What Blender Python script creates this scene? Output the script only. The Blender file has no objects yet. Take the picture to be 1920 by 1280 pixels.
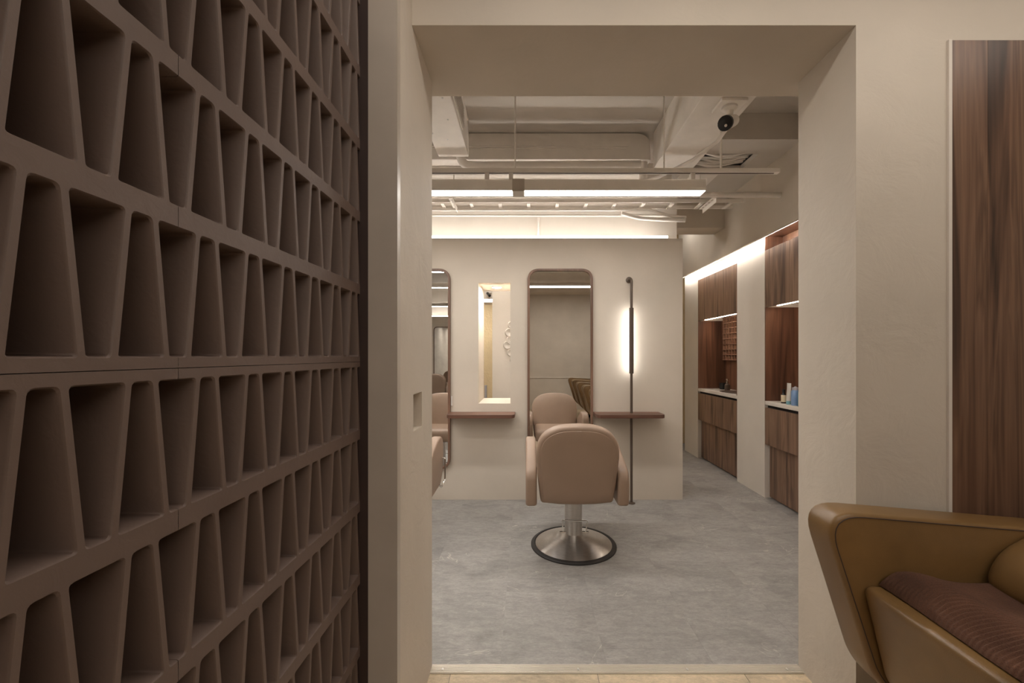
import bpy, bmesh, math, random
from mathutils import Vector, Matrix
random.seed(7)
R = math.radians
scene = bpy.context.scene
col = scene.collection

# ------------------------------------------------------------------ camera
H = 1.30; F = 780.0; VX = 987.0; VY = 667.0      # eye height, focal length in px, principal point
cam = bpy.data.cameras.new('camera'); cam_o = bpy.data.objects.new('camera', cam); col.objects.link(cam_o)
cam.sensor_width = 36; cam.lens = F / 1920 * 36
cam.shift_x = -(VX - 960) / 1920; cam.shift_y = (VY - 640) / 1920
cam.clip_start = 0.02
cam_o.location = (0, 0, H); cam_o.rotation_euler = (R(90), 0, 0)
scene.camera = cam_o
# ------------------------------------------------------------------ world / exposure
w = bpy.data.worlds.new('world'); scene.world = w; w.use_nodes = True
w.node_tree.nodes['Background'].inputs[0].default_value = (1, .93, .85, 1)
w.node_tree.nodes['Background'].inputs[1].default_value = 0.10
vs = scene.view_settings
vs.view_transform = 'Standard'; vs.look = 'None'; vs.gamma = 1.0; vs.use_curve_mapping = False
vs.exposure = 1.8
LAMP, LED, POLE, COVE, NICHE, FRONT, REAR, DOWN, BACK = 10.5, 7.0, 6.0, 20.0, 14.0, 6.0, 9.0, 130.0, 13.0
FRONT_ASSUMED, FAR = 4.4, 3.5
LC = (1, .96, .90)        # warm white of every lamp
def P(x, y, Y): return Vector(((x - VX) * Y / F, Y, H - (y - VY) * Y / F))

# ------------------------------------------------------------------ materials
def srgb(r, g, b):
    f = lambda c: (c / 255 / 12.92) if c / 255 <= .04045 else ((c / 255 + .055) / 1.055) ** 2.4
    return (f(r), f(g), f(b), 1)
def newmat(name):
    m = bpy.data.materials.new(name); m.use_nodes = True
    nt = m.node_tree; return m, nt, nt.nodes['Principled BSDF'], nt.nodes.new, nt.links.new
def mixc(nt, a, b, fac=None, f=.5, mode='MIX'):
    n = nt.nodes.new('ShaderNodeMix'); n.data_type = 'RGBA'; n.blend_type = mode
    n.inputs[0].default_value = f
    if fac is not None: nt.links.new(fac, n.inputs[0])
    for s, i in ((a, 6), (b, 7)):
        if isinstance(s, tuple): n.inputs[i].default_value = s
        else: nt.links.new(s, n.inputs[i])
    return n.outputs[2]
def coords(nt, scale=(1, 1, 1), rnd=0.0):
    tc = nt.nodes.new('ShaderNodeTexCoord'); mp = nt.nodes.new('ShaderNodeMapping')
    mp.inputs['Scale'].default_value = scale
    src = tc.outputs['Object']
    if rnd:
        oi = nt.nodes.new('ShaderNodeObjectInfo'); mu = nt.nodes.new('ShaderNodeMath'); mu.operation = 'MULTIPLY'
        mu.inputs[1].default_value = rnd; nt.links.new(oi.outputs['Random'], mu.inputs[0])
        ad = nt.nodes.new('ShaderNodeVectorMath'); ad.operation = 'ADD'
        nt.links.new(src, ad.inputs[0]); nt.links.new(mu.outputs[0], ad.inputs[1]); src = ad.outputs[0]
    nt.links.new(src, mp.inputs[0]); return mp.outputs[0]
def noise(nt, vec, scale, detail=4, rough=.55, dist=0):
    n = nt.nodes.new('ShaderNodeTexNoise'); n.inputs['Scale'].default_value = scale
    n.inputs['Detail'].default_value = detail; n.inputs['Roughness'].default_value = rough
    n.inputs['Distortion'].default_value = dist
    nt.links.new(vec, n.inputs['Vector']); return n.outputs[0]
def ramp(nt, fac, stops):
    n = nt.nodes.new('ShaderNodeValToRGB'); e = n.color_ramp.elements
    while len(e) < len(stops): e.new(.5)
    for i, (p, c) in enumerate(stops): e[i].position = p; e[i].color = c
    nt.links.new(fac, n.inputs[0]); return n.outputs[0]
def bump(nt, bsdf, h, strength=.2, dist=.01):
    n = nt.nodes.new('ShaderNodeBump'); n.inputs['Strength'].default_value = strength; n.inputs['Distance'].default_value = dist
    nt.links.new(h, n.inputs['Height']); nt.links.new(n.outputs[0], bsdf.inputs['Normal'])
def dim(c, k): return (c[0] * k, c[1] * k, c[2] * k, 1)

def m_paint(name, c, rough=.75, var=.06, bs=.12, scale=14):
    m, nt, b, N, L = newmat(name); v = coords(nt)
    n1 = noise(nt, v, 2.2, 5); n2 = noise(nt, v, scale, 6, .6, .6)
    L(ramp(nt, n1, [(.3, dim(c, 1 - var)), (.7, dim(c, 1 + var * .5))]), b.inputs['Base Color'])
    b.inputs['Roughness'].default_value = rough; bump(nt, b, n2, bs, .01); return m
def m_plain(name, c, rough=.5, metal=0, bs=0, scale=200, spec=None):
    m, nt, b, N, L = newmat(name); v = coords(nt)
    n1 = noise(nt, v, 6, 4)
    L(ramp(nt, n1, [(.3, dim(c, .93)), (.7, dim(c, 1.04))]), b.inputs['Base Color'])
    b.inputs['Roughness'].default_value = rough; b.inputs['Metallic'].default_value = metal
    if spec is not None: b.inputs['Specular IOR Level'].default_value = spec
    if bs: bump(nt, b, noise(nt, v, scale, 3), bs, .003)
    return m
def m_wood(name, stops, axis='z', k=1.0, rough=.42, rnd=17):
    m, nt, b, N, L = newmat(name)
    s = {'z': (9 * k, 9 * k, .55 * k), 'x': (.55 * k, 9 * k, 9 * k), 'y': (9 * k, .55 * k, 9 * k)}[axis]
    v = coords(nt, s, rnd)
    n1 = noise(nt, v, 1.0, 3, .5, 1.1)
    s2 = tuple(q * 7 if q > 1 * k else q * 2.5 for q in s)
    n2 = noise(nt, coords(nt, s2, rnd), 1.0, 5, .6, .3)
    base = ramp(nt, n1, stops)
    fine = ramp(nt, n2, [(.3, (.62, .62, .62, 1)), (.7, (1.12, 1.12, 1.12, 1))])
    L(mixc(nt, base, fine, None, .75, 'MULTIPLY'), b.inputs['Base Color'])
    b.inputs['Roughness'].default_value = rough; bump(nt, b, n2, .08, .003); return m
def m_leather(name, c, rough=.42, var=.12):
    m, nt, b, N, L = newmat(name); v = coords(nt)
    n1 = noise(nt, v, 5, 5)
    L(ramp(nt, n1, [(.3, dim(c, 1 - var)), (.7, dim(c, 1 + var * .6))]), b.inputs['Base Color'])
    vo = N('ShaderNodeTexVoronoi'); vo.inputs['Scale'].default_value = 420; L(v, vo.inputs['Vector'])
    b.inputs['Roughness'].default_value = rough; bump(nt, b, vo.outputs['Distance'], .10, .002); return m
def m_emit(name, s, c=LC):
    m = bpy.data.materials.new(name); m.use_nodes = True; nt = m.node_tree; nt.nodes.clear()
    e = nt.nodes.new('ShaderNodeEmission'); o = nt.nodes.new('ShaderNodeOutputMaterial')
    e.inputs[0].default_value = (*c[:3], 1); e.inputs[1].default_value = s
    nt.links.new(e.outputs[0], o.inputs[0]); return m
def m_tile(name, c, vein, rnd=23, veins=True):
    m, nt, b, N, L = newmat(name); v = coords(nt, (1, 1, 1), rnd)
    n1 = noise(nt, coords(nt, (.8, 1.5, 1), rnd), 3.4, 9, .64, .8); n2 = noise(nt, coords(nt, (.7, 1.7, 1), rnd), 24, 8, .7, .5)
    c1 = ramp(nt, n1, [(.30, dim(c, .74)), (.5, c), (.70, dim(c, 1.14))])
    c2 = ramp(nt, n2, [(.3, (.76, .76, .76, 1)), (.66, (1.12, 1.12, 1.12, 1))])
    o = mixc(nt, c1, c2, None, .85, 'MULTIPLY')
    n5 = noise(nt, coords(nt, (.8, 1.6, 1), rnd), 75, 6, .75, .8)
    o = mixc(nt, o, ramp(nt, n5, [(.32, (.78, .78, .78, 1)), (.62, (1.08, 1.08, 1.08, 1))]), None, .8, 'MULTIPLY')
    if veins:
        n3 = noise(nt, coords(nt, (1, 1.6, 1), rnd), 2.1, 4, .55, 1.4)
        vn = ramp(nt, n3, [(.494, (0, 0, 0, 1)), (.5, (.55, .55, .55, 1)), (.506, (0, 0, 0, 1))])
        n4 = noise(nt, v, 2.7, 2)
        vm = mixc(nt, vn, ramp(nt, n4, [(.52, (0, 0, 0, 1)), (.66, (1, 1, 1, 1))]), None, 1, 'MULTIPLY')
        o = mixc(nt, o, vein, vm)
    oi = N('ShaderNodeObjectInfo')
    tint = ramp(nt, oi.outputs['Random'], [(0, (.975, .975, .975, 1)), (1, (1.02, 1.02, 1.02, 1))])
    L(mixc(nt, o, tint, None, 1, 'MULTIPLY'), b.inputs['Base Color'])
    b.inputs['Roughness'].default_value = .5; bump(nt, b, n2, .10, .004); return m
def m_brushed(name, c, rough=.3, aniso=.7):
    m, nt, b, N, L = newmat(name); v = coords(nt, (30, 30, 400))
    n1 = noise(nt, v, 1, 3)
    L(ramp(nt, n1, [(.3, dim(c, .86)), (.7, c)]), b.inputs['Base Color'])
    b.inputs['Metallic'].default_value = 1; b.inputs['Roughness'].default_value = rough
    b.inputs['Anisotropic'].default_value = aniso; b.inputs['Anisotropic Rotation'].default_value = .25
    tg = N('ShaderNodeTangent'); tg.direction_type = 'RADIAL'; tg.axis = 'Z'; L(tg.outputs[0], b.inputs['Tangent']); return m

M = {}
WALLC = srgb(205, 194, 180)
M['wall'] = m_paint('greige_plaster', WALLC)
M['wallrough'] = m_paint('hand_trowelled_plaster', WALLC, .72, .07, .45, 7)
M['white'] = m_paint('white_plaster', srgb(222, 213, 202))
M['ceil'] = m_paint('painted_concrete', srgb(208, 200, 191), .8, .08, .015, 9)
M['service'] = m_plain('white_painted_metal', srgb(236, 229, 221), .5)
M['greypost'] = m_plain('grey_satin_paint', srgb(186, 175, 163), .38)
M['screen'] = m_paint('brown_cast_resin', srgb(103, 85, 76), .55, .10, .10, 40)
M['screendark'] = m_plain('dark_brown_channel', srgb(62, 48, 44), .5)
wd = [(.28, srgb(72, 53, 43)), (.42, srgb(118, 91, 74)), (.55, srgb(146, 116, 95)), (.66, srgb(124, 95, 77)), (.8, srgb(160, 131, 109))]
M['wood'] = m_wood('walnut_vertical', wd, 'z', 1.7)
M['woodx'] = m_wood('walnut_lengthwise', [(.3, srgb(84, 56, 44)), (.5, srgb(112, 78, 63)), (.75, srgb(128, 92, 76))], 'x')
M['woodwarm'] = m_wood('reddish_walnut', [(.28, srgb(64, 41, 31)), (.45, srgb(106, 72, 54)), (.6, srgb(128, 90, 68)), (.8, srgb(108, 74, 55))], 'z')
M['woodbig'] = m_wood('walnut_board', [(.30, srgb(58, 41, 32)), (.42, srgb(108, 79, 62)), (.52, srgb(128, 97, 77)), (.60, srgb(100, 73, 57)), (.66, srgb(122, 92, 72)), (.8, srgb(144, 112, 89))], 'z', 1.25)
M['frame'] = m_wood('walnut_frame', [(.3, srgb(98, 72, 58)), (.7, srgb(134, 102, 84))], 'z', 1.2)
M['taupe'] = m_leather('taupe_leather', srgb(154, 130, 112), .45, .05)
M['olive'] = m_leather('olive_brown_leather', srgb(126, 96, 58), .34, .20)
M['steel'] = m_brushed('brushed_steel', (.66, .63, .60, 1), .30, .85)
M['chrome'] = m_plain('chrome', (.75, .74, .72, 1), .12, 1)
M['alu'] = m_plain('ribbed_aluminium', srgb(214, 205, 194), .42, .35)
M['rubber'] = m_plain('black_rubber', srgb(38, 34, 32), .55)
M['bronze'] = m_plain('dark_bronze', srgb(92, 78, 68), .45, .3)
M['mirror'] = m_plain('mirror_glass', (.90, .90, .89, 1), .0, 1)
M['tile'] = m_tile('grey_stone_vinyl', srgb(153, 149, 145), srgb(222, 212, 200))
M['tilebase'] = m_plain('tile_bed', srgb(120, 113, 106), .8)
M['beige'] = m_tile('beige_ceramic', srgb(205, 185, 156), srgb(220, 205, 180), 11, False)
M['counter'] = m_plain('white_stone_counter', srgb(226, 218, 208), .3)
M['black'] = m_plain('black_plastic', srgb(26, 25, 25), .3)
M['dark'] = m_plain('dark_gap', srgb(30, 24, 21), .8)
M['beigewall'] = m_paint('beige_textured_wall', srgb(214, 190, 150), .8, .12, .8, 30)
M['lamp'] = m_emit('lamp_diffuser', LAMP); M['led'] = m_emit('led_tube', LED); M['pole'] = m_emit('pole_led', POLE)
M['cove'] = m_emit('cove_led', COVE); M['niche'] = m_emit('cabinet_led', NICHE, (1, .86, .70))
M['front'] = m_emit('ceiling_lamp_diffuser', FRONT, (1, .94, .86)); M['front_assumed'] = m_emit('assumed_lamp_diffuser', FRONT_ASSUMED, (1, .93, .84)); M['rear'] = m_emit('rear_lamp_diffuser', REAR)
M['down'] = m_emit('downlight_lens', DOWN); M['back'] = m_emit('back_room_led', BACK); M['far'] = m_emit('corridor_fill_diffuser', FAR)

# terry towel
m, nt, b, N, L = newmat('brown_terry'); v = coords(nt)
n2 = noise(nt, v, 330, 3, .7); n1 = noise(nt, v, 7, 4)
L(mixc(nt, ramp(nt, n1, [(.3, srgb(84, 56, 42)), (.7, srgb(112, 76, 57))]), ramp(nt, n2, [(.3, (.55, .55, .55, 1)), (.7, (1.2, 1.2, 1.2, 1))]), None, .8, 'MULTIPLY'), b.inputs['Base Color'])
b.inputs['Roughness'].default_value = .95; bump(nt, b, n2, .5, .003); M['towel'] = m

# ------------------------------------------------------------------ mesh helpers
def box(bm, x0, x1, y0, y1, z0, z1):
    vs_ = [bm.verts.new((x, y, z)) for x in (x0, x1) for y in (y0, y1) for z in (z0, z1)]
    for f in ((0, 1, 3, 2), (4, 6, 7, 5), (0, 4, 5, 1), (2, 3, 7, 6), (0, 2, 6, 4), (1, 5, 7, 3)):
        bm.faces.new([vs_[i] for i in f])
def rect_with_hole(bm, axis, a0, a1, z0, z1, h, d0, d1):
    """wall slab with one rectangular opening; axis = direction of its thickness; h = (a0,a1,z0,z1)"""
    for (p0, p1, q0, q1) in ((a0, h[0], z0, z1), (h[1], a1, z0, z1), (h[0], h[1], z0, h[2]), (h[0], h[1], h[3], z1)):
        if p1 - p0 < 1e-6 or q1 - q0 < 1e-6: continue
        if axis == 'y': box(bm, p0, p1, d0, d1, q0, q1)
        else: box(bm, d0, d1, p0, p1, q0, q1)
def tube(bm, pts, r, seg=10, caps=True):
    pts = [Vector(p) for p in pts]; rings = []; prev = None
    for i, p in enumerate(pts):
        if i == 0: d = pts[1] - p
        elif i == len(pts) - 1: d = p - pts[-2]
        else: d = (pts[i + 1] - p).normalized() + (p - pts[i - 1]).normalized()
        d.normalize()
        if prev is None:
            a = Vector((0, 0, 1)) if abs(d.z) < .9 else Vector((1, 0, 0))
            u = d.cross(a).normalized()
        else: u = (prev - d * prev.dot(d)).normalized()
        prev = u; v_ = d.cross(u); rr = r[i] if isinstance(r, (list, tuple)) else r
        rings.append([bm.verts.new(p + (u * math.cos(t) + v_ * math.sin(t)) * rr) for t in [2 * math.pi * k / seg for k in range(seg)]])
    for a_, b_ in zip(rings, rings[1:]):
        for k in range(seg): bm.faces.new((a_[k], a_[(k + 1) % seg], b_[(k + 1) % seg], b_[k]))
    if caps: bm.faces.new(rings[0][::-1]); bm.faces.new(rings[-1])
def fillet(pts, r, n=5):
    """round the corners of an open polyline"""
    pts = [Vector(p) for p in pts]; out = [pts[0]]
    for a, p, c in zip(pts, pts[1:], pts[2:]):
        k = min(r, (a - p).length * .49, (c - p).length * .49)
        s = p + (a - p).normalized() * k; e = p + (c - p).normalized() * k
        for i in range(n + 1):
            t = i / n; out.append(s * (1 - t) ** 2 + p * 2 * t * (1 - t) + e * t * t)
    return out + [pts[-1]]
def round_poly(pts, r, n=5):
    """round the corners of a closed 2D polygon; r one value or one per corner"""
    P2 = [Vector((p[0], p[1])) for p in pts]; out = []; k = len(P2)
    for i in range(k):
        a, p, c = P2[i - 1], P2[i], P2[(i + 1) % k]; rr = r[i] if isinstance(r, (list, tuple)) else r
        q = min(rr, (a - p).length * .49, (c - p).length * .49)
        s = p + (a - p).normalized() * q; e = p + (c - p).normalized() * q
        for j in range(n + 1):
            t = j / n; out.append(s * (1 - t) ** 2 + p * 2 * t * (1 - t) + e * t * t)
    return out
def loft(bm, outline, layers, axis='y', cen=None):
    """pillow-like solid: the outline inset at several depths. layers = [(depth, inset m)]"""
    n = len(outline); c = cen or Vector((sum(p[0] for p in outline) / n, sum(p[1] for p in outline) / n)); rings = []
    for d, ins in layers:
        ring = []
        for p in outline:
            v_ = Vector(p) - Vector(c); l = max(v_.length, 1e-6); q = Vector(c) + v_ * max(0.02, (l - ins) / l)
            ring.append(bm.verts.new({'y': (q.x, d, q.y), 'x': (d, q.x, q.y), 'z': (q.x, q.y, d)}[axis]))
        rings.append(ring)
    for a_, b_ in zip(rings, rings[1:]):
        for k in range(n): bm.faces.new((a_[k], a_[(k + 1) % n], b_[(k + 1) % n], b_[k]))
    bm.faces.new(rings[0][::-1]); bm.faces.new(rings[-1])
def soft(t, r, n=4):
    """rounded-edge layers for a slab from -t/2 to t/2 with edge radius r"""
    a = [(-t / 2 + r - r * math.cos(q), r - r * math.sin(q)) for q in [math.pi / 2 * i / n for i in range(n + 1)]]
    return a + [(-d, i) for d, i in a[::-1]]
def lathe(bm, prof, seg=40, c=(0, 0, 0)):
    rings = []
    for r, z in prof:
        rings.append([bm.verts.new((c[0] + r * math.cos(2 * math.pi * k / seg), c[1] + r * math.sin(2 * math.pi * k / seg), c[2] + z)) for k in range(seg)])
    for a_, b_ in zip(rings, rings[1:]):
        for k in range(seg): bm.faces.new((a_[k], a_[(k + 1) % seg], b_[(k + 1) % seg], b_[k]))
    bm.faces.new(rings[0][::-1]); bm.faces.new(rings[-1])
def obj(name, bm, mat, parent=None, smooth=False, bevel=0, loc=None):
    bmesh.ops.recalc_face_normals(bm, faces=bm.faces)
    me = bpy.data.meshes.new(name); bm.to_mesh(me); bm.free(); me.materials.append(M[mat] if isinstance(mat, str) else mat)
    if smooth:
        me.polygons.foreach_set('use_smooth', [True] * len(me.polygons)); me.set_sharp_from_angle(angle=R(38))
    o = bpy.data.objects.new(name, me); col.objects.link(o)
    if parent: o.parent = parent
    if loc: o.location = loc
    if bevel:
        b_ = o.modifiers.new('bevel', 'BEVEL'); b_.width = bevel; b_.segments = 2; b_.limit_method = 'ANGLE'; b_.angle_limit = R(40)
    return o
def bx(name, mat, d, parent=None, bevel=0):
    bm = bmesh.new(); box(bm, *d); return obj(name, bm, mat, parent, False, bevel)
def tb(name, mat, pts, r, parent=None, seg=10):
    bm = bmesh.new(); tube(bm, pts, r, seg); return obj(name, bm, mat, parent, True)
def tag(o, label, cat, group=None, kind=None):
    o['label'] = label; o['category'] = cat
    if group: o['group'] = group
    if kind: o['kind'] = kind
    return o
def thing(name, label, cat, loc=(0, 0, 0), group=None, kind=None):
    o = bpy.data.objects.new(name, None); o.empty_display_size = .1; col.objects.link(o); o.location = loc
    return tag(o, label, cat, group, kind)
def dup(root, loc, label, rz=0):
    r = root.copy(); col.objects.link(r); r.location = loc; r.rotation_euler = (0, 0, rz); r['label'] = label
    for ch in list(root.children):
        c = ch.copy(); col.objects.link(c); c.parent = r
        for g in list(ch.children):
            d = g.copy(); col.objects.link(d); d.parent = c
    return r

# ------------------------------------------------------------------ the setting: planes
XL, XR = -.3947, 1.137                # door jamb faces
YF, YB = 1.435, 1.739                 # front and back face of the door wall
YJ = 1.272                            # front of the left jamb
XS = -.5075                           # face of the cast screen
YW, YW2 = 3.763, 4.25                 # mirror wall, front and back
XW = 1.4134                           # its right end
ZW = 2.361                            # its top
XC = 2.187                            # face of the cabinet wall
ZC = 3.15                             # slab
YO = -3.70                            # opposite mirror wall

# floors
fl = bx('floor', 'tilebase', (-3.2, 3.2, -4.4, 6.6, -.15, -.004)); tag(fl, 'grey stone-look vinyl floor of the salon beyond the doorway', 'floor', kind='structure')
TW, TL = .45, .90
bm = bmesh.new(); box(bm, -TW / 2 + .0002, TW / 2 - .0002, -TL / 2 + .0004, TL / 2 - .0004, -.004, 0); tme = None
for i in range(-7, 6):
    x = -.11 + TW * (i + .5)
    for j in range(-1, 6):
        y = 1.748 + TL * j + (.45 if i % 2 else 0) + .10
        x0, x1 = x - TW / 2, x + TW / 2; y0, y1 = max(y - TL / 2, 1.748), min(y + TL / 2, 6.5)
        if y1 - y0 < .02: continue
        if x0 > 2.3: continue
        b2 = bmesh.new(); box(b2, -TW / 2 + .0002, TW / 2 - .0002, -(y1 - y0) / 2 + .0002, (y1 - y0) / 2 - .0002, -.004, 0)
        obj('tile', b2, 'tile', fl, loc=(x, (y0 + y1) / 2, 0))
bm.free()
ff = bx('floor', 'tilebase', (XS, 2.7, -2.6, 1.703, -.0038, -.0012)); tag(ff, 'beige ceramic tile floor in front of the metal threshold', 'floor', kind='structure')
for i in range(-2, 4):
    for j in range(-8, 1):
        x0, x1 = .29 + .6 * i, .89 + .6 * i; y1 = 1.703 + .6 * j; y0 = y1 - .6
        x0 = max(x0, XS); x1 = min(x1, 2.7); y0 = max(y0, -2.6)
        if x1 - x0 < .03 or y1 - y0 < .03: continue
        b2 = bmesh.new(); box(b2, -(x1 - x0) / 2 + .0012, (x1 - x0) / 2 - .0012, -(y1 - y0) / 2 + .0012, (y1 - y0) / 2 - .0012, -.0012, .0005)
        obj('tile', b2, 'beige', ff, loc=((x0 + x1) / 2, (y0 + y1) / 2, 0))
# threshold
th = thing('trim_1', 'ribbed aluminium threshold strip screwed across the doorway floor', 'threshold', (0, 1.70, 0), kind='structure')
bm = bmesh.new(); box(bm, XL, XR, 0, .048, .0006, .004)
for k in range(6): box(bm, XL, XR, .003 + k * .0078, .003 + k * .0078 + .0045, .004, .0062)
obj('strip', bm, 'alu', th)
for x in (-.346, .214, .664, 1.076):
    bm = bmesh.new(); lathe(bm, [(.0055, .006), (.005, .0085), (.002, .009)], 12, (x, .018, 0)); obj('screw', bm, 'steel', th, True)

# door wall with header, jambs, wall behind the wash chair
dw = thing('wall_front', 'greige plaster wall framing the wide doorway and its deep soffit', 'wall', kind='structure')
bx('wall_panel', 'wallrough', (XR, 3.0, YF, YB, 0, 2.44), dw)
bx('header', 'wall', (-.62, 3.0, YF, 1.827, 2.44, ZC), dw)
bm = bmesh.new()                      # left jamb with the small square recess
h = (1.452, 1.571, 1.036, 1.165)
rect_with_hole(bm, 'x', YJ + .03, YB, 0, ZC, h, XL - .04, XL); box(bm, XL - .25, XL - .04, YJ + .03, YB, 0, ZC)
obj('jamb', bm, 'wallrough', dw)
bx('recess_plate', 'greypost', (XL - .039, XL - .032, 1.548, 1.571, 1.037, 1.164), dw)
bx('recess_slot', 'dark', (XL - .0385, XL - .031, 1.542, 1.5445, 1.09, 1.155), dw)
post = bx('trim_2', 'greypost', (XL - .0895, XL, YJ, YJ + .03, 0, ZC)); tag(post, 'grey satin flat post between brown screen and doorway', 'post', kind='structure')
# walnut boards beside the doorway
wb = thing('wood_panel', 'tall walnut veneer panel set into the wall above the wash chair', 'wood panel', (1.45, YF, 0))
for (a, b_) in ((.012, .1345), (.1355, .42), (.421, .72)):
    o = bx('board', 'woodbig', ((a - b_) / 2, (b_ - a) / 2, -.006, -.0005, 0, 2.384), wb); o.location = ((a + b_) / 2, 0, 0)
bx('edge_strip', 'white', (0, .011, -.008, -.0005, 0, 2.386), wb)
# front room shell
fr = thing('wall_rear', 'plain greige rear wall and ceiling of the wash area', 'wall', kind='structure')
bx('wall_panel', 'wall', (-.62, 2.8, -2.7, -2.6, 0, ZC), fr)
bx('dado_rail', 'white', (-.5, 2.7, -2.6, -2.585, .765, .785), fr)
bx('side_panel', 'wall', (2.7, 2.8, -2.6, YF, 0, ZC), fr)
bx('return_panel', 'wall', (-.62, XS, -2.6, -.7445, 0, ZC), fr)
fc = bx('ceiling', 'wall', (-.62, 2.7, -2.6, YF, 2.78, 2.86)); tag(fc, 'flat plaster ceiling above the wash area', 'ceiling', kind='structure')
slab = bx('ceiling', 'ceil', (-3.3, 3.2, -4.4, 6.6, ZC, ZC + .15)); tag(slab, 'raw painted concrete slab above the salon', 'ceiling', kind='structure')
cl = thing('ceiling_lamp', 'long ceiling lamp over the wash area reflected in the mirror', 'lamp', (.9, -1.1, 2.78))
bx('housing', 'service', (-1.25, 1.35, -.09, .09, -.05, -.0005), cl); bx('diffuser', 'front', (-1.24, 1.34, -.08, .08, -.056, -.0502), cl)

cl_assumed = thing('ceiling_lamp', 'assumed unseen long ceiling lamp over the wash area nearest the doorway', 'lamp', (.9, .90, 2.78), 'ceiling lamps of the wash area'); cl['group'] = cl_assumed['group']  # assumed unseen lamp, placed to light the header and keep screen cells dark
bx('housing', 'service', (-1.25, 1.35, -.06, .06, -.05, -.0005), cl_assumed); bx('diffuser', 'front_assumed', (-1.24, 1.34, -.05, .05, -.056, -.0502), cl_assumed)
bl = thing('ceiling_lamp', 'added unseen fill lamp brightening the passage behind the mirror wall', 'lamp', (-.4, 4.62, ZC))  # unseen lamp added to brighten the white panel behind the pass-through
bx('housing', 'service', (-.6, .6, -.08, .08, -.05, -.0005), bl); bx('diffuser', 'back', (-.59, .59, -.07, .07, -.056, -.0502), bl)
el = thing('ceiling_lamp', 'added unseen fill lamp brightening the far end of the corridor', 'lamp', (1.85, 5.3, ZC))  # added fill, hidden by the cross beam, brightens corridor and far wall
bx('housing', 'service', (-.25, .25, -.1, .1, -.05, -.0005), el); bx('diffuser', 'far', (-.24, .24, -.09, .09, -.056, -.0502), el)
# cast screen -------------------------------------------------------
def screen_panel(y0, y1, z0, rows, end=False):
    PER, W_, n_, r_, PIT, BAND = .1125, .063, .0262, .01165, .2204, .033
    bm = bmesh.new(); D = .115
    def cell(yc, zb, up):
        wb_, wt_ = (W_, n_) if up else (n_, W_)
        def quad(g, gz): return [(yc - wb_ / 2 - g, zb + BAND / 2 - gz), (yc + wb_ / 2 + g, zb + BAND / 2 - gz), (yc + wt_ / 2 + g, zb + PIT - BAND / 2 + gz), (yc - wt_ / 2 - g, zb + PIT - BAND / 2 + gz)]
        K = 4
        def ring(g, x):
            pts = round_poly(quad(g, g), [.0045, .0045, .007, .007], K - 1)
            return [bm.verts.new((x, p.x, p.y)) for p in pts]
        oq = [bm.verts.new((0, p[0], p[1])) for p in quad(r_ / 2, BAND / 2)]
        a, b_, c = ring(.0018, 0), ring(0, -.0025), ring(-.002, -D)
        for q in range(4):
            for k in range(K - 1): bm.faces.new((oq[q], a[q * K + k], a[q * K + k + 1]))
            e, s = q * K + K - 1, ((q + 1) % 4) * K
            bm.faces.new((oq[q], a[e], a[s], oq[(q + 1) % 4]))
        N_ = 4 * K
        for A, B in ((a, b_), (b_, c)):
            for k in range(N_): bm.faces.new((A[k], A[(k + 1) % N_], B[(k + 1) % N_], B[k]))
        bm.faces.new(c)
    for r in range(rows):
        z = z0 + r * PIT
        for k in range(7):
            cell(y0 + k * PER, z, False)
            if k < 6: cell(y0 + (k + .5) * PER, z, True)
    bmesh.ops.remove_doubles(bm, verts=bm.verts, dist=.00002)
    for co, no in (((0, y0 + .0004, 0), (0, -1, 0)), ((0, y1 - .0004, 0), (0, 1, 0))):
        bmesh.ops.bisect_plane(bm, geom=bm.verts[:] + bm.edges[:] + bm.faces[:], plane_co=co, plane_no=no, clear_outer=True)
    zt = z0 + rows * PIT
    box(bm, -.125, -D - .0005, y0 + .0004, y1 - .0004, z0, zt)
    box(bm, -.115, -.0012, y0 + .0005, y1 - .0005, z0 + .0006, z0 + .004); box(bm, -.115, -.0012, y0 + .0005, y1 - .0005, zt - .004, zt - .0006)
    return bm
sc = thing('screen_wall', 'dark brown cast lattice screen of alternating tapered openings, left foreground', 'screen', (XS, 0, 0))
ZJ = 1.2822
for (a, b_) in ((.6065, 1.269), (-.0685, .6065), (-.7435, -.0685)):
    obj('panel', screen_panel(a, b_, ZJ + .0005, 6), 'screen', sc, True)
    obj('panel', screen_panel(a, b_, ZJ - 5 * .2204 - .0005, 5), 'screen', sc, True)
bx('plinth', 'screen', (-.125, 0, -.7435, 1.269, 0, ZJ - 5 * .2204 - .001), sc)
bx('head_rail', 'screen', (-.125, 0, -.7435, 1.269, ZJ + 6 * .2204 + .001, ZC), sc)
bx('edge_channel', 'screendark', (-.125, .0236, 1.2692, 1.30, 0, ZC), sc)

# mirror wall with pass-through --------------------------------------
mw = thing('wall_back', 'greige partition wall carrying mirrors, shelves and a tall pass-through opening', 'wall', kind='structure')
WIN = (-.434, -.145, .870, 1.961)
bm = bmesh.new(); rect_with_hole(bm, 'y', -3.2, XW, 0, ZW, WIN, YW, YW2); obj('partition', bm, 'wall', mw)
bx('upper_wall', 'white', (-3.2, 1.446, 4.0, 4.22, ZW, 2.92), mw)
bx('beam', 'ceil', (-3.2, 1.04, 3.56, 4.25, 2.92, ZC), mw)
bx('cross_beam', 'wall', (1.446, 2.10, 4.4, 4.65, 2.655, ZC), mw)
bx('beam_step', 'wall', (1.04, 1.446, 4.0, 4.25, 2.92, ZC), mw)
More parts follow.
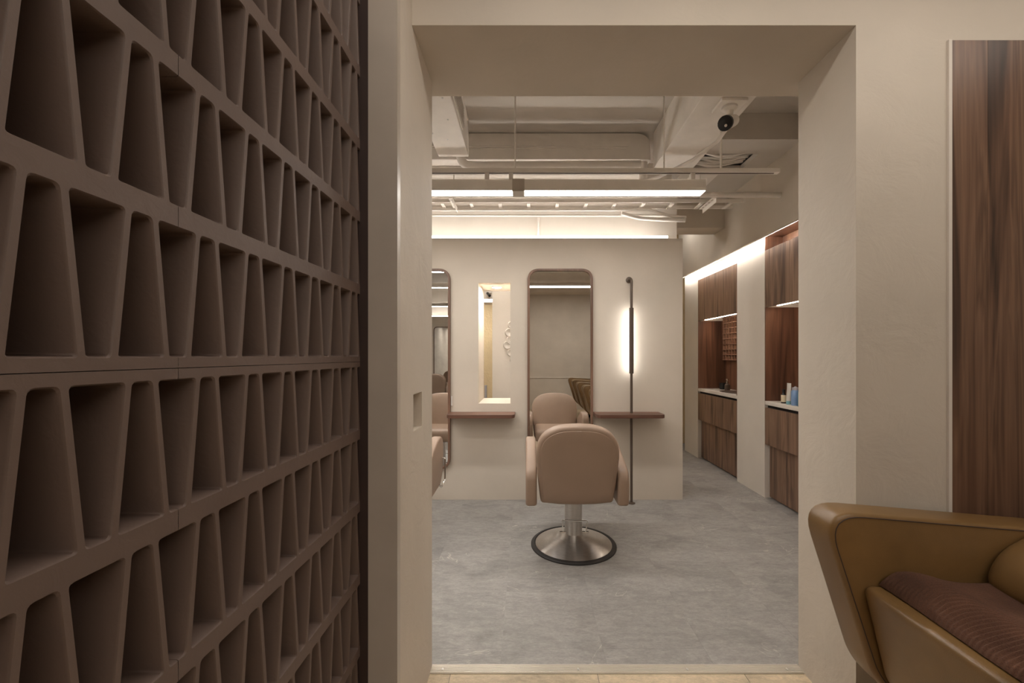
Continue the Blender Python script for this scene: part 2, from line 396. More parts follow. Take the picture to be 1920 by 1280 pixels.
# rooms behind
bk = thing('wall_far', 'beige textured far wall seen through the pass-through opening', 'wall', kind='structure')
bx('far_panel', 'beigewall', (-3.2, 3.2, 6.2, 6.3, 0, ZC), bk)
bx('white_panel', 'white', (P(923, 600, 5.0).x, 1.40, 5.0, 5.12, 0, ZC), bk)
bx('white_return', 'white', (1.40, 1.50, 5.0, 5.12, 0, ZC), bk)
bx('bulkhead', 'white', (-1.6, P(923, 600, 5.0).x, 5.55, 6.2, 2.06, ZC), bk)
lb = bx('led_strip', 'back', (-1.6, -.42, 5.60, 5.66, 2.035, 2.058)); tag(lb, 'glowing light strip at top of the beige wall seen through the opening', 'light strip')
lw = thing('wall_left', 'plain left end walls of the salon', 'wall', kind='structure')
bx('wall_panel', 'wall', (-3.3, -3.2, -4.4, 6.3, 0, ZC), lw)
# opposite wall
ow = thing('wall_opposite', 'greige partition with light strip reflected in the left mirror', 'wall', kind='structure')
bx('partition', 'wall', (-3.2, -.62, YO - .3, YO, 0, ZW), ow); bx('upper_wall', 'white', (-3.2, -.62, YO - .34, YO - .24, ZW, ZC), ow)
bx('return_panel', 'wall', (-.72, -.62, YO, -2.6, 0, ZC), ow)

# right cabinet wall --------------------------------------------------
rw = thing('wall_right', 'white plaster pillars and hanging bulkhead of the cabinet wall', 'wall', kind='structure')
N1 = (2.83, 3.819); N2 = (4.319, 5.306)
for (a, b_) in ((YB, N1[0]), (N1[1], N2[0]), (N2[1], 5.744)): bx('pillar', 'white', (XC, 2.62, a, b_, 0, 2.40), rw)
bx('bulkhead', 'wall', (2.10, 2.125, YB, 5.744, 2.358, ZC), rw); bx('bulkhead_core', 'wall', (2.125, 2.62, YB, 5.744, 2.40, ZC), rw)
bx('outer_panel', 'wall', (2.62, 2.70, YB, 5.744, 0, ZC), rw)
bx('end_panel', 'white', (2.62, 3.2, 5.66, 5.744, 0, ZC), rw)
cv = bx('led_strip', 'cove', (2.1253, 2.1315, 2.0, 5.72, 2.361, 2.373)); tag(cv, 'continuous light strip hidden under bulkhead above the cabinets', 'light strip')

def cabinet(n, label, fill):
    y0, y1 = n; t = thing('wall_cabinet', label, 'cabinet', (XC, (y0 + y1) / 2, 0)); a, b_ = -(y1 - y0) / 2 + .002, (y1 - y0) / 2 - .002
    D = .345
    bx('back_panel', 'woodwarm', (D, D + .02, a, b_, .02, 2.39), t)
    bx('side_panel', 'woodwarm', (.001, D, b_ - .012, b_, .8885, 1.744), t); bx('side_panel', 'woodwarm', (.001, D, a, a + .012, .8885, 1.744), t)
    g = .003; md = (a + b_) / 2
    bx('upper_door', 'wood', (0, .022, a + g, md - g / 2, 1.745, 2.262), t, .001); bx('upper_door', 'wood', (0, .022, md + g / 2, b_ - g, 1.745, 2.262), t, .001)
    bx('niche_ceiling', 'woodwarm', (.0225, D, a, b_, 1.785, 1.80), t)
    bx('top_filler', fill, (.05 if fill == 'white' else .16, D, a, b_, 2.265, 2.39), t)
    bx('top_board', 'woodwarm' if fill != 'white' else 'white', (.0, D, a, b_, 2.2625, 2.2645), t)
    bx('worktop', 'counter', (.002, D, a, b_, .853, .888), t, .002)
    bx('shadow_gap', 'dark', (.03, .05, a, b_, .825, .853), t)
    bx('drawer', 'wood', (0, .022, a + g, md - g / 2, .492, .828), t, .001); bx('drawer', 'wood', (0, .022, md + g / 2, b_ - g, .492, .828), t, .001)
    bx('carcass', 'woodwarm', (.066, D, a, b_, .02, .852), t)
    bx('lower_door', 'wood', (.044, .065, a + g, md - g / 2, .012, .500), t, .001); bx('lower_door', 'wood', (.044, .065, md + g / 2, b_ - g, .012, .500), t, .001)
    if fill != 'white':
        for e in (a, b_ - .008): bx('cove_side', 'woodwarm', (.001, D, e, e + .008, 2.2655, 2.3905), t)
        bx('cove_lining', 'woodwarm', (-.061, D, a, b_, 2.391, 2.3995), t)
    l = bx('led_bar', 'niche', (.026, .040, a + .06, b_ - .14, 1.742, 1.752), t); return t
cabinet(N1, 'near walnut wall cabinet with bottles on its white counter', 'woodwarm')
c2 = cabinet(N2, 'far walnut wall cabinet with sink and pigeonhole rack', 'white')
# sink in the far cabinet
sk = thing('sink_basin', 'dark oval basin sunk in the far cabinet counter', 'sink', (XC + .17, 4.72, .888))
bm = bmesh.new(); lathe(bm, [(.13, .001), (.13, .006), (.115, .006), (.108, .0015), (.02, .0012), (.001, .0012)], 32)
for v_ in bm.verts: v_.co.y *= 1.7
obj('bowl', bm, 'bronze', sk, True)
bm = bmesh.new(); lathe(bm, [(.016, .0013), (.016, .004), (.002, .004)], 16); obj('drain', bm, 'chrome', sk, True)
# pigeonhole rack
X0 = 2.495; M['hole'] = m_plain('dark_red_brown', srgb(62, 34, 26), .7); M['lightwood'] = m_wood('pale_walnut', [(.3, srgb(134, 100, 80)), (.7, srgb(168, 130, 106))], 'y')
rk = thing('pigeonhole_rack', 'small walnut pigeonhole rack high on the far niche back', 'rack', (X0, 5.11, 1.25))
gy, gz = .0715, .066
bx('back', 'hole', (.030, .0345, -.185, .18, 0, .53), rk)
for i in range(9): bx('shelf', 'lightwood', (0, .030, -.185, .18, i * gz - .0032, i * gz + .0032), rk)
for i in range(6): bx('divider', 'lightwood', (.001, .0298, -.181 + i * gy - .0032, -.181 + i * gy + .0032, .003, .525), rk)
# bottles
def bottle(name, label, mat, loc, prof, cap=None, capmat=None, band=None, bandmat=None):
    t = thing(name, label, 'bottle', loc, 'toiletries on the cabinet counters')
    bm = bmesh.new(); lathe(bm, prof, 20); obj('body', bm, mat, t, True)
    if cap: bm = bmesh.new(); lathe(bm, cap, 20); obj('cap', bm, capmat, t, True)
    if band: bm = bmesh.new(); lathe(bm, band, 20); obj('sticker', bm, bandmat, t, True)
    return t
def pl(n, *c): M[n] = m_plain(n, srgb(*c), .3)
pl('blue', 118, 146, 184); pl('teal', 96, 140, 158); pl('redcap', 200, 50, 46); pl('greencap', 70, 96, 60); pl('tubewhite', 215, 208, 198); pl('greycap', 168, 164, 168); pl('cream', 226, 210, 180); pl('paleteal', 130, 176, 186)
def cy(x, y): # a spot on the near counter from its pixel (base point)
    Y = F * (H - .888) / (y - VY); return ((x - VX) * Y / F, Y, .8885)
bottle('bottle', 'small black bottle with cream sticker leftmost on near counter', 'black', (2.24, 3.62, .8885), [(.021, 0), (.021, .075), (.012, .088), (.012, .092)], [(.013, .092), (.013, .12), (.01, .122)], 'black', [(.0215, .012), (.0216, .07), (.0213, .072)], 'cream')
t = thing('squeeze_tube', 'white squeeze tube with pale blue foot on near counter', 'tube', (2.232, 3.535, .8885), 'toiletries on the cabinet counters')
bm = bmesh.new(); K = 16; rings = []
for z, a, b_ in ((.03, .022, .022), (.06, .023, .021), (.12, .026, .012), (.165, .028, .004), (.18, .028, .003)):
    rings.append([bm.verts.new((b_ * math.cos(2 * math.pi * k / K), a * math.sin(2 * math.pi * k / K), z)) for k in range(K)])
for A, B in zip(rings, rings[1:]):
    for k in range(K): bm.faces.new((A[k], A[(k + 1) % K], B[(k + 1) % K], B[k]))
bm.faces.new(rings[0]); bm.faces.new(rings[-1]); obj('body', bm, 'tubewhite', t, True)
bm = bmesh.new(); lathe(bm, [(.020, 0), (.022, .003), (.022, .029), (.02, .0295)], 20); obj('cap', bm, 'paleteal', t, True)
bottle('bottle', 'blue pump bottle with grey cap beside the squeeze tube', 'blue', (2.235, 3.455, .8885), [(.030, 0), (.032, .005), (.032, .115), (.024, .128)], [(.025, .1285), (.025, .148), (.008, .152), (.007, .16)], 'greycap')
bottle('bottle', 'teal bottle with red cap nearest the door jamb', 'teal', (2.238, 3.372, .8885), [(.031, 0), (.033, .005), (.033, .118), (.024, .130)], [(.020, .131), (.022, .150), (.022, .168), (.018, .171)], 'redcap')
bottle('bottle', 'green capped bottle standing behind the blue pump bottle', 'teal', (2.33, 3.50, .8885), [(.026, 0), (.027, .004), (.027, .12), (.018, .13)], [(.014, .131), (.014, .165), (.011, .168)], 'greencap')
bm = bmesh.new(); lathe(bm, [(.02, 0), (.032, .004), (.036, .018), (.033, .018), (.028, .006), (.002, .005)], 24)
o = obj('small_dish', bm, 'counter', None, True, 0, (2.30, 3.68, .8885)); tag(o, 'small white dish at the left of the near counter', 'dish')
bm = bmesh.new(); lathe(bm, [(.03, 0), (.038, .004), (.044, .08), (.041, .08), (.035, .008), (.002, .008)], 24)
o = obj('cup', bm, 'black', None, True, 0, (2.42, 5.12, .8885)); tag(o, 'black cup standing behind the far sink', 'cup')
bottle('soap_dispenser', 'amber soap dispenser with silver pump beside the far sink', 'bronze', (2.40, 4.97, .8885), [(.028, 0), (.03, .004), (.03, .065), (.012, .085), (.012, .09)], [(.014, .0905), (.014, .105), (.006, .108), (.006, .125), (.016, .128), (.016, .136), (.004, .138)], 'chrome')

# mirrors -------------------------------------------------------------
def mirror(loc, label, rz=0):
    t = thing('wall_mirror', label, 'mirror', loc, 'tall round-cornered wall mirrors'); t.rotation_euler = (0, 0, rz)
    W2, Z0, Z1 = .2945, .28, 2.083
    def rr(i): return round_poly([(-W2 + i, Z0 + i), (W2 - i, Z0 + i), (W2 - i, Z1 - i), (-W2 + i, Z1 - i)], .105 - i, 10)
    o_, i_ = rr(0), rr(.021); n = len(o_); bm = bmesh.new()
    rg = [[bm.verts.new((p.x, d, p.y)) for p in L_] for L_, d in ((o_, -.0005), (o_, -.032), (i_, -.032), (i_, -.0005))]
    for a in range(4):
        A, B = rg[a], rg[(a + 1) % 4]
        for k in range(n): bm.faces.new((A[k], A[(k + 1) % n], B[(k + 1) % n], B[k]))
    obj('frame', bm, 'frame', t, False, .003)
    bm = bmesh.new(); loft(bm, rr(.0213), [(-.016, 0), (-.0008, 0)]); obj('glass', bm, 'mirror', t); return t
mirror((.304, YW, 0), 'full round-cornered mirror in walnut frame behind the centre chair')
mirror((-.979, YW, 0), 'round-cornered mirror in walnut frame partly cut off by left jamb')
mirror((-2.20, YO, 0), 'distant mirror on the opposite wall, seen reflected in left mirror', math.pi)

def shelf(x0, label):
    t = thing('wall_shelf', label, 'shelf', (x0 + .295, YW, .795), 'walnut mirror shelves')
    bm = bmesh.new(); loft(bm, round_poly([(-.295, -.0006), (-.295, -.205), (.295, -.205), (.295, -.0006)], [.004, .05, .05, .004], 6), [(-.030, .004), (-.027, 0), (-.003, 0), (0, .003)], 'z')
    obj('top', bm, 'woodx', t)
    for x in (-.16, .16): bx('bracket', 'bronze', (x - .03, x + .03, -.10, -.0006, -.036, -.0305), t)
shelf(.605, 'walnut shelf pierced by the light pole, right of centre mirror')
shelf(-.69, 'walnut shelf under the lit pass-through opening')
# light pole
lp = thing('light_pole', 'slim dark bronze floor-to-wall light pole with glowing sleeve', 'lamp', (.927, 3.672, 0))
tb('pole', 'bronze', fillet([(0, 0, .004), (0, 0, 1.985), (0, YW - 3.672 - .012, 1.985)], .045, 8), .0115, lp, 12)
bm = bmesh.new(); lathe(bm, [(.032, .0003), (.032, .006), (.014, .010), (.013, .012)], 24); obj('floor_flange', bm, 'bronze', lp, True)
bm = bmesh.new(); lathe(bm, [(.028, 0), (.028, .010), (.012, .012)], 24); o = obj('wall_flange', bm, 'bronze', lp, True); o.location = (0, YW - 3.672 - .0005, 1.985); o.rotation_euler = (R(90), 0, 0)
bm = bmesh.new(); tube(bm, [(0, 0, 1.145), (0, 0, 1.723)], .0195, 16); obj('sleeve', bm, 'bronze', lp, True)
bx('led_strip', 'pole', (-.011, .011, .0165, .024, 1.155, 1.713), lp)
o = bx('switch_plate', 'service', (P(846, 740, YW).x, P(846, 740, YW).x + .012, YW - .012, YW - .0005, P(0, 760, YW).z, P(0, 742, YW).z)); tag(o, 'small white wall plate beside the left mirror frame', 'switch')

# top light strip and pass-through downlight
o = thing('light_strip', 'bright LED tube lying along the top of the mirror wall', 'light strip', (-.9, 3.775, ZW))
bx('channel', 'service', (-2.2, 2.183, -.008, .02, .0005, .006), o); tb('tube', 'led', [(-2.2, .004, .0175), (2.183, .004, .0175)], .011, o, 10)
o = bx('light_strip', 'led', (-3.1, -.8, YO - .03, YO - .01, ZW + .001, ZW + .022)); tag(o, 'LED tube on top of the opposite wall, seen only by reflection', 'light strip')
dl = thing('downlight', 'round recessed downlight in the top of the pass-through opening', 'lamp', (-.285, 4.0, 1.961))
bm = bmesh.new(); lathe(bm, [(.052, -.0005), (.052, -.004), (.043, -.005), (.043, -.0007)], 28); obj('ring', bm, 'service', dl, True)
bm = bmesh.new(); lathe(bm, [(.042, -.0006), (.042, -.003), (.001, -.003)], 28); obj('lens', bm, 'down', dl, True)
# things seen through the opening
t = thing('wall_ornament', 'white petal-like wall ornament just visible through the opening', 'ornament', (-.155, 5.0, 1.45))
for (dx, dz, r) in ((-.02, .22, .05), (-.05, .13, .055), (-.03, .04, .06), (-.07, -.02, .055), (-.03, -.11, .05), (.0, -.2, .045), (.05, .1, .06), (.05, -.06, .06)):
    bm = bmesh.new(); lathe(bm, [(r * .9, 0), (r, .008), (r * .8, .022), (r * .35, .016), (.002, .010)], 20); o = obj('petal', bm, 'white', t, True); o.location = (dx, -.001, dz); o.rotation_euler = (R(90), 0, 0)
t = thing('security_camera', 'tiny dark camera high in the room behind the opening', 'camera', P(917, 549, 5.54))
bx('bracket', 'service', (-.025, .03, -.01, .008, -.005, .02), t); tb('body', 'black', [(-.02, -.012, -.005), (.015, -.08, -.05)], .018, t)
o = bx('paper_holder', 'greycap', (P(909, 700, 5.9).x, P(909, 700, 5.9).x + .03, 5.86, 5.92, 0, P(0, 722, 5.9).z)); tag(o, 'slim grey stand at the foot of the beige wall', 'stand')

# ------------------------------------------------------------------ salon chair
def make_chair(loc, label):
    t = thing('styling_chair', label, 'chair', loc, 'taupe hydraulic styling chairs')
    bm = bmesh.new(); lathe(bm, [(.292, 0), (.292, .008), (.284, .015), (.268, .017), (.262, .012), (.262, 0)], 64); rg = obj('base_ring', bm, 'rubber', t, True)
    bm = bmesh.new(); lathe(bm, [(.2615, .002), (.2615, .014), (.235, .026), (.15, .052), (.085, .074), (.062, .082), (.06, .083)], 64); obj('base_cone', bm, 'steel', t, True)
    bm = bmesh.new(); lathe(bm, [(.060, .08), (.060, .30), (.057, .303), (.057, .37), (.02, .37)], 40); obj('column', bm, 'steel', t, True)
    bx('seat_plate', 'rubber', (-.13, .13, -.14, .14, .3702, .40), t, .004)
    pd = tb('pump_pedal', 'chrome', fillet([(-.075, -.045, .105), (-.085, -.085, .20), (.085, -.085, .195), (.078, -.045, .10)], .012, 4), .0045, t, 8)
    for s in (-1, 1): tb('pedal_pin', 'chrome', [(s * .055, -.045, .102), (s * .098, -.045, .102)], .008, pd, 8)
    # seat
    bm = bmesh.new(); loft(bm, round_poly([(-.235, -.20), (.235, -.20), (.235, .29), (-.235, .29)], .06, 6), [(.402, .02), (.41, .004), (.425, 0), (.485, 0), (.51, .012), (.522, .035), (.527, .10)], 'z'); obj('seat', bm, 'taupe', t, True)
    # backrest: built upright, then leaned
    out = []
    for i in range(29):
        a = math.pi * i / 28; c, s = math.cos(a), math.sin(a)
        out.append(Vector((.262 * math.copysign(abs(c) ** .78, c), .665 + .210 * s ** .72)))
    out += [Vector((-.256, .58)), Vector((-.246, .48)), Vector((-.238, .41)), Vector((-.233, .375)), Vector((-.222, .364)), Vector((-.12, .352)), Vector((0, .348)), Vector((.12, .352)), Vector((.222, .364)), Vector((.233, .375)), Vector((.238, .41)), Vector((.246, .48)), Vector((.256, .58))]
    cen = Vector((0, .62)); T = .10
    bm = bmesh.new(); loft(bm, out, [(-T / 2, .022), (-T / 2 + .004, .010), (-T / 2 + .012, .002), (-T / 2 + .022, 0), (T / 2 - .03, 0), (T / 2 - .012, .006), (T / 2 - .002, .024), (T / 2 + .008, .07), (T / 2 + .014, .14)], 'y', cen)
    br = obj('backrest', bm, 'taupe', t, True)
    bm = bmesh.new(); loft(bm, out, [(-T / 2 + .001, .0245), (-T / 2 - .004, .0262), (-T / 2 - .006, .031), (-T / 2 - .007, .10)], 'y', cen)
    pn = obj('back_panel', bm, 'taupe', br, True)
    def lean(bm_o):
        me = bm_o.data; rot = Matrix.Translation((0, -.165, .40)) @ Matrix.Rotation(R(10), 4, 'X') @ Matrix.Translation((0, 0, -.40)); me.transform(rot)
    lean(br); lean(pn)
    # arms
    prof = round_poly([(-.235, .345), (-.252, .47), (-.235, .56), (-.02, .652), (.12, .706), (.27, .700), (.315, .60), (.27, .42), (.20, .352)], [.02, .08, .09, .2, .1, .06, .1, .08, .03], 6)
    for s in (-1, 1):
        bm = bmesh.new(); loft(bm, prof, soft(.072, .02, 4), 'x', Vector((.03, .52))); o = obj('armrest', bm, 'taupe', t, True); o.location = (s * .293, 0, 0)
        bx('arm_bracket', 'rubber', (s * .2575 - .0012, s * .2575 + .0012, -.12, .16, .39, .43), o).location = (-s * .293, 0, 0)
    tb('side_handle', 'chrome', fillet([(.329, .24, .535), (.352, .24, .535), (.352, .232, .372), (.345, .14, .352), (.329, .13, .37)], .025, 5), .006, t, 8)
    return t
ch = make_chair((.324, 2.87, 0), 'taupe leather styling chair on steel pedestal, seen whole from behind')
dup(ch, (-.959, 2.87, 0), 'taupe styling chair mostly hidden behind the left door jamb')
dup(ch, (-2.20, YO + .95, 0), 'taupe styling chair at the opposite wall, seen only by reflection', math.pi)

# ------------------------------------------------------------------ wash chairs
def make_wash(loc, label):
    t = thing('wash_chair', label, 'chair', loc, 'olive leather wash chairs')
    prof = round_poly([(-.098, .826), (.062, .318), (.16, .215), (.95, .10), (1.05, .30), (1.0, .735)], [.12, .05, .08, .1, .1, .1], 8)
    for y in (.2725 + .0575, -.2725 - .0575):
        bm = bmesh.new(); loft(bm, prof, soft(.115, .016, 4), 'y', Vector((.48, .45))); o = obj('armrest', bm, 'olive', t, True); o.location = (0, y, 0)
        bm = bmesh.new(); s = -1 if y > 0 else 1
        n = len(prof); c = Vector((.48, .45)); pts = []
        for p in prof:
            v_ = p - c; q = c + v_ * ((v_.length - .0155) / v_.length); pts.append((q.x, s * .0572, q.y))
        tube(bm, pts + [pts[0]], .0016, 6); obj('piping', bm, 'screendark', o, True)
    sp = round_poly([(.018, .604), (.088, .312), (.18, .24), (.80, .20), (.80, .56), (.46, .590)], [.03, .04, .05, .05, .05, .05], 7)
    bm = bmesh.new(); loft(bm, sp, soft(.543, .02, 4), 'y', Vector((.42, .42))); obj('seat', bm, 'olive', t, True)
    bp = round_poly([(.36, .600), (.40, .700), (1.00, 1.02), (1.08, .93), (1.02, .78), (.50, .585)], [.06, .07, .08, .06, .06, .05], 8)
    bm = bmesh.new(); loft(bm, bp, soft(.535, .05, 5), 'y', Vector((.70, .78))); obj('backrest', bm, 'olive', t, True)
    bx('pedestal', 'black', (.30, .78, -.16, .16, 0, .262), t, .01)
    return t
wc = make_wash((1.0, .9975, 0), 'olive brown leather wash chair in right foreground with towel on seat')
for k, lb_ in enumerate(('first', 'second', 'third')):
    dup(wc, (1.0, .9975 - .81 * (k + 1), 0), 'olive wash chair behind the camera, %s in the row reflected in centre mirror' % lb_)
# towel
tw = bmesh.new(); NX, NY = 46, 300; vv = []
def seat_top(x): return .6055 - .014 * max(0, min(1, (x - 1.05) / .42))
for j in range(NY + 1):
    y = 1.262 - .52 * j / NY; row = []
    for i in range(NX + 1):
        s = i / NX * .33; x = 1.062 + s - .008 * math.sin(y * 9)
        e = min(1, s / .045); ey = min(1, (1.262 - y) / .03)
        z = seat_top(x) + .002 + .030 * math.sqrt(max(0, 1 - (1 - e) ** 2)) * (.55 + .45 * math.sqrt(max(0, 1 - (1 - ey) ** 2)))
        z += .010 * math.sin(x * 13 + y * 5) * e + .006 * math.sin(y * 21 - x * 9) * e * ey + .012 * math.exp(-((x - 1.16) / .06) ** 2) * e
        z += .0042 * math.sin(y * 2 * math.pi / .0125 + .5 * math.sin(x * 40)) * max(0, 1 - s / .22) * min(1, e + .3)
        row.append(tw.verts.new((x, y, z)))
    vv.append(row)
for j in range(NY):
    for i in range(NX): tw.faces.new((vv[j][i], vv[j][i + 1], vv[j + 1][i + 1], vv[j + 1][i]))
ed = [vv[0][i] for i in range(NX + 1)] + [vv[j][NX] for j in range(1, NY + 1)] + [vv[NY][i] for i in range(NX - 1, -1, -1)] + [vv[j][0] for j in range(NY - 1, 0, -1)]
lo = [tw.verts.new((v_.co.x, v_.co.y, seat_top(v_.co.x) + .0015)) for v_ in ed]
for k in range(len(ed)): tw.faces.new((ed[k], ed[(k + 1) % len(ed)], lo[(k + 1) % len(ed)], lo[k]))
o = obj('towel', tw, 'towel', None, True); tag(o, 'dark brown ribbed terry towel spread on the wash chair seat', 'towel')

# ------------------------------------------------------------------ ceiling services
def lamp(y, x0, x1, z0, label, mat, joint=None):
    t = thing('linear_lamp', label, 'lamp', ((x0 + x1) / 2, y, z0), 'suspended white linear lamps'); a, b_ = (x0 - x1) / 2, (x1 - x0) / 2
    bm = bmesh.new(); box(bm, a, b_, -.05, -.047, 0, .072); box(bm, a, b_, .047, .05, 0, .072); box(bm, a, b_, -.05, .05, .0725, .075); box(bm, a, a + .003, -.047, .047, 0, .072); box(bm, b_ - .003, b_, -.047, .047, 0, .072)
    obj('housing', bm, 'service', t); bx('diffuser', mat, (a + .004, b_ - .004, -.0465, .0465, .001, .006), t)
    if joint is not None:
        j = joint - (x0 + x1) / 2; bm = bmesh.new(); box(bm, j - .041, j + .041, -.054, -.0505, -.004, .078); box(bm, j - .041, j + .041, .0505, .054, -.004, .078); box(bm, j - .041, j + .041, -.054, .054, -.0045, -.0005); obj('joint_bracket', bm, 'greypost', t)
    return t
lamp(2.85, -1.9, 1.21, 2.413, 'long white linear lamp glowing below the suspended rail', 'lamp', -.054)
lamp(.69, -3.0, -.75, 2.413, 'linear lamp hung over the salon left of the screen, farther one', 'rear')
lamp(1.98, -3.0, -.75, 2.413, 'linear lamp hung over the salon left of the screen, nearer the mirror wall', 'rear')
lamp(-1.9, -3.0, -.85, 2.413, 'assumed linear lamp hung near the opposite wall, unseen directly', 'rear')  # assumed unseen lamp for the opposite side of the salon
rl = thing('suspension_rail', 'white suspended rail above the linear lamp', 'rail', (-.1, 2.86, 2.552))
bx('bar', 'service', (-1.9, 1.834, -.02, .02, .003, .030), rl); bx('slot', 'bronze', (-1.9, 1.80, -.006, .006, .0, .0028), rl)
for x in (-.17, -.005, 1.24): bx('clip', 'service', (x - .014, x + .014, -.018, .018, -.063, -.0002), rl)
for x in (P(966, 0, 2.86).x + .1, P(1245, 0, 2.86).x + .1): tb('rod', 'service', [(x, 0, .03), (x, 0, ZC - 2.552 - .0005)], .005, rl, 8)
tb('rod', 'service', [(P(1352, 0, 2.86).x + .1, 0, .03), (P(1352, 0, 2.86).x + .1, 0, .297)], .008, rl, 8)
# supply air box left
ab = thing('air_duct', 'white box duct with side grille at upper left of the salon', 'duct', (-.565, 2.4, 2.85))
bx('body', 'service', (-.118, .115, -.5, .84, 0, .2995), ab, .004)
gr = bx('grille_frame', 'service', (.1155, .122, -.45, .52, .03, .20), ab)
for k in range(8): bx('louvre', 'greypost', (.1222, .130, -.43, .50, .045 + k * .018, .052 + k * .018), gr)
for (x, y) in ((.06, .1), (.05, .33), (.0, .58), (-.09, .5)):
    bm = bmesh.new(); lathe(bm, [(.006, -.0004), (.006, -.003), (.001, -.003)], 10, (x, y, 0)); obj('screw', bm, 'steel', ab, True)
# large box duct right
db = thing('air_duct', 'wide white box duct at upper right carrying the camera', 'duct', (1.216, 2.5, 2.85))
bx('body', 'service', (-.162, .162, -.65, .954, 0, .2995), db, .004)
bx('flange', 'service', (-.178, -.1625, -.65, -.05, .02, .05), db)
bm = bmesh.new(); loft(bm, [Vector(p) for p in ((-.62, .03), (-.25, .03), (-.02, .16), (-.02, .28), (-.62, .28))], [(-.26, 0), (-.1632, 0)], 'x'); obj('hood', bm, 'service', db)
# security camera
sc_ = thing('security_camera', 'white bullet security camera with black lens hanging below right duct', 'camera', (1.25, 2.56, 2.85))
bx('mount_plate', 'service', (-.08, .08, -.07, .07, -.02, -.0005), sc_, .004)
bm = bmesh.new(); lathe(bm, [(.045, -.0205), (.045, -.032), (.022, -.045), (.02, -.075), (.004, -.08)], 24); obj('swivel', bm, 'service', sc_, True)
bm = bmesh.new(); tube(bm, [(.04, .03, -.085), (-.045, -.05, -.145)], [.034, .042], 18); obj('body', bm, 'service', sc_, True)
bm = bmesh.new(); tube(bm, [(-.0455, -.0505, -.1455), (-.058, -.062, -.154), (-.060, -.064, -.1555)], [.044, .043, .035], 18); ln = obj('lens_hood', bm, 'black', sc_, True)
tb('sensor', 'service', [(-.0595, -.078, -.176), (-.0625, -.081, -.178)], .008, ln)
tb('camera_cable', 'service', [(-.0, .02, -.13), (-.03, .1, -.18), (-.11, .3, -.205), (-.25, .58, -.20), (-.40, .80, -.16), (-.5, .93, -.10)], .012, sc_)
# soffit with cable hole
sf = thing('soffit', 'dropped plaster soffit with a dark cable opening at upper right', 'soffit', (0, 0, 0), kind='structure')
bm = bmesh.new(); hx = (1.45, 1.90, 3.40, 3.69)
box(bm, 1.40, hx[0], 3.17, 4.40, 2.95, 2.99); box(bm, hx[1], 2.10, 3.17, 4.40, 2.95, 2.99); box(bm, hx[0], hx[1], 3.17, hx[2], 2.95, 2.99); box(bm, hx[0], hx[1], hx[3], 4.40, 2.95, 2.99)
box(bm, 1.40, 2.10, 3.17, 3.20, 2.99, ZC); box(bm, 1.40, 1.43, 3.20, 4.40, 2.99, ZC); obj('soffit_box', bm, 'ceil', sf)
bx('access_panel', 'service', (1.50, 1.74, 3.78, 4.02, 2.944, 2.9498), sf)
for k, nth in enumerate(('front-most', 'second', 'third', 'fourth', 'fifth', 'rearmost')):
    y = 3.425 + .046 * k; r = (.011, .015, .010, .014, .012, .015)[k]; a = .008 * (-1) ** k
    o = tb('cable', 'service', [(1.455, y, 3.03), (1.50, y + a, 2.975 + r), (1.60, y - a, 2.958 + r), (1.72, y - a, 2.965 + r), (1.83, y + a, 2.985 + r), (1.895, y, 3.01)], r)
    tag(o, 'white cable crossing the dark soffit opening, %s of six' % nth, 'cable', 'cables in the soffit opening')
bx('hole_lining', 'dark', (1.451, 1.899, 3.401, 3.689, 3.06, 3.065), sf)
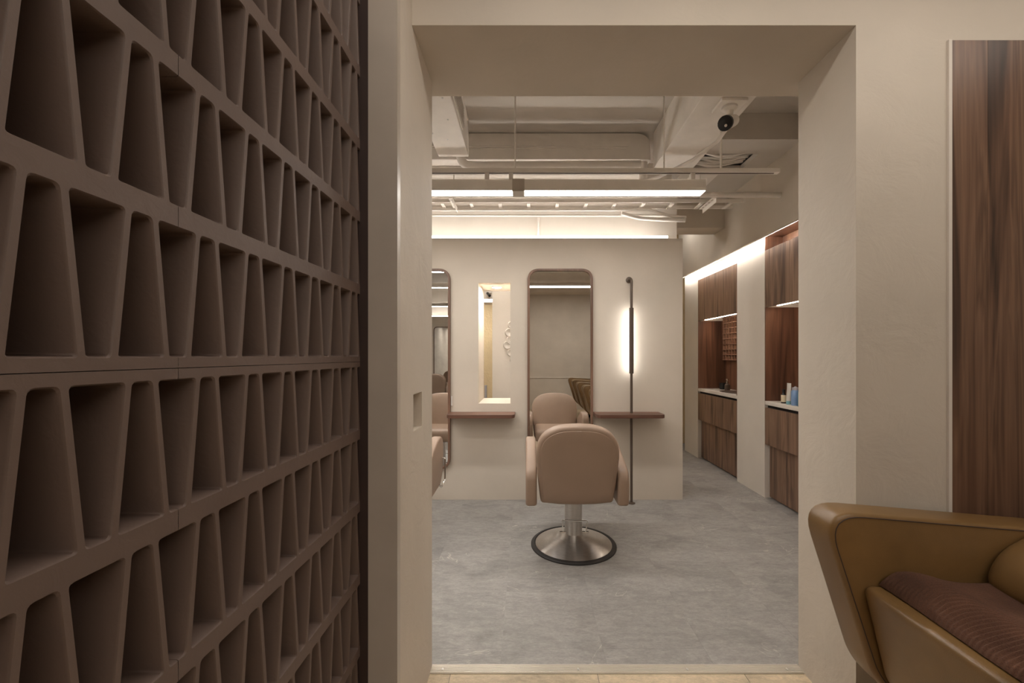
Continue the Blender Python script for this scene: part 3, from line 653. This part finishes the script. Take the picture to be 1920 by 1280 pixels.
# pipes
def pipe(label, pts, r, seg=14, fil=.05):
    o = tb('pipe', 'service', fillet(pts, fil, 6) if len(pts) > 2 else pts, r, None, seg); tag(o, label, 'pipe'); return o
pipe('thick white pipe under the beam, ending at the elbow', [(-.60, 3.30, 3.14), (-.52, 3.40, 2.86), (-.40, 3.40, 2.85), (.93, 3.40, 2.86)], .035)
pipe('straight white pipe running to the right wall below the soffit', [(-2.5, 3.44, 2.635), (2.098, 3.44, 2.63)], .021)
pipe('thin conduit along the upper wall under the cable ladder', [(-2.5, 3.80, 2.585), (1.30, 3.80, 2.58)], .011)
pipe('second thin conduit just below the cable ladder', [(-2.5, 3.70, 2.600), (1.10, 3.70, 2.60), (1.30, 3.74, 2.555), (1.44, 3.76, 2.55)], .013)
pipe('curved white conduit drooping at the right end of the ladder', [(.85, 3.72, 2.575), (1.0, 3.73, 2.535), (1.2, 3.74, 2.525), (1.43, 3.75, 2.52)], .017)
pipe('vertical conduit dropping to the light strip', [(.115, 3.985, 2.62), (.115, 3.985, ZW + .0005)], .013)
# rounded cover on the beam
pc = thing('pipe_cover', 'rounded white pipe cover with elbow along the beam face', 'pipe cover', (0, 0, 0))
bm = bmesh.new(); loft(bm, round_poly([(-2.0, 2.925), (1.035, 2.925), (1.035, 3.145), (-2.0, 3.145)], [.01, .01, .14, .01], 8), [(3.445, .03), (3.449, .015), (3.460, .004), (3.475, 0), (3.5595, 0)], 'y'); obj('cover', bm, 'service', pc, True)
tb('drop_leg', 'service', [(.985, 3.505, 2.924), (.985, 3.505, 2.66)], .034, pc, 14)
for z in (3.03, 3.012):
    tb('ridge', 'service', [(-2.0, 3.4445, z + .012), (.84, 3.4445, z)], .004, pc, 6)
# cable ladder
ld = thing('cable_ladder', 'white cable ladder with rungs spanning above the mirror wall', 'cable tray', (0, 3.67, 2.63))
bx('side_rail', 'service', (-2.4, 1.878, -.080, -.070, -.006, .022), ld); bx('side_rail', 'service', (-2.4, 1.858, .070, .080, -.006, .022), ld)
for k in range(17): x = -2.2 + .25 * k - .03; bx('rung', 'service', (x - .014, x + .014, -.0698, .0698, -.012, -.002), ld)
for x, y, zt in ((-.63, -.05, .5195), (1.56, .06, .3195)): tb('rod', 'service', [(x, y, -.0), (x, y, zt - .13 if y < 0 else zt)], .005, ld, 8)
for nm, x in (('left', -.63), ('right', 1.56)):
    t = thing('strut_bracket', 'white slotted strut bracket hanging at the %s of the cable ladder' % nm, 'bracket', (x, 3.62, 2.615))
    bm = bmesh.new(); box(bm, -.018, .018, -.17, .10, -.006, -.002); box(bm, .014, .018, -.17, .10, -.04, -.006); obj('angle', bm, 'service', t)
    for k in range(4): bx('slot', 'greypost', (-.006, .006, -.14 + k * .06, -.11 + k * .06, -.0068, -.0062), t)
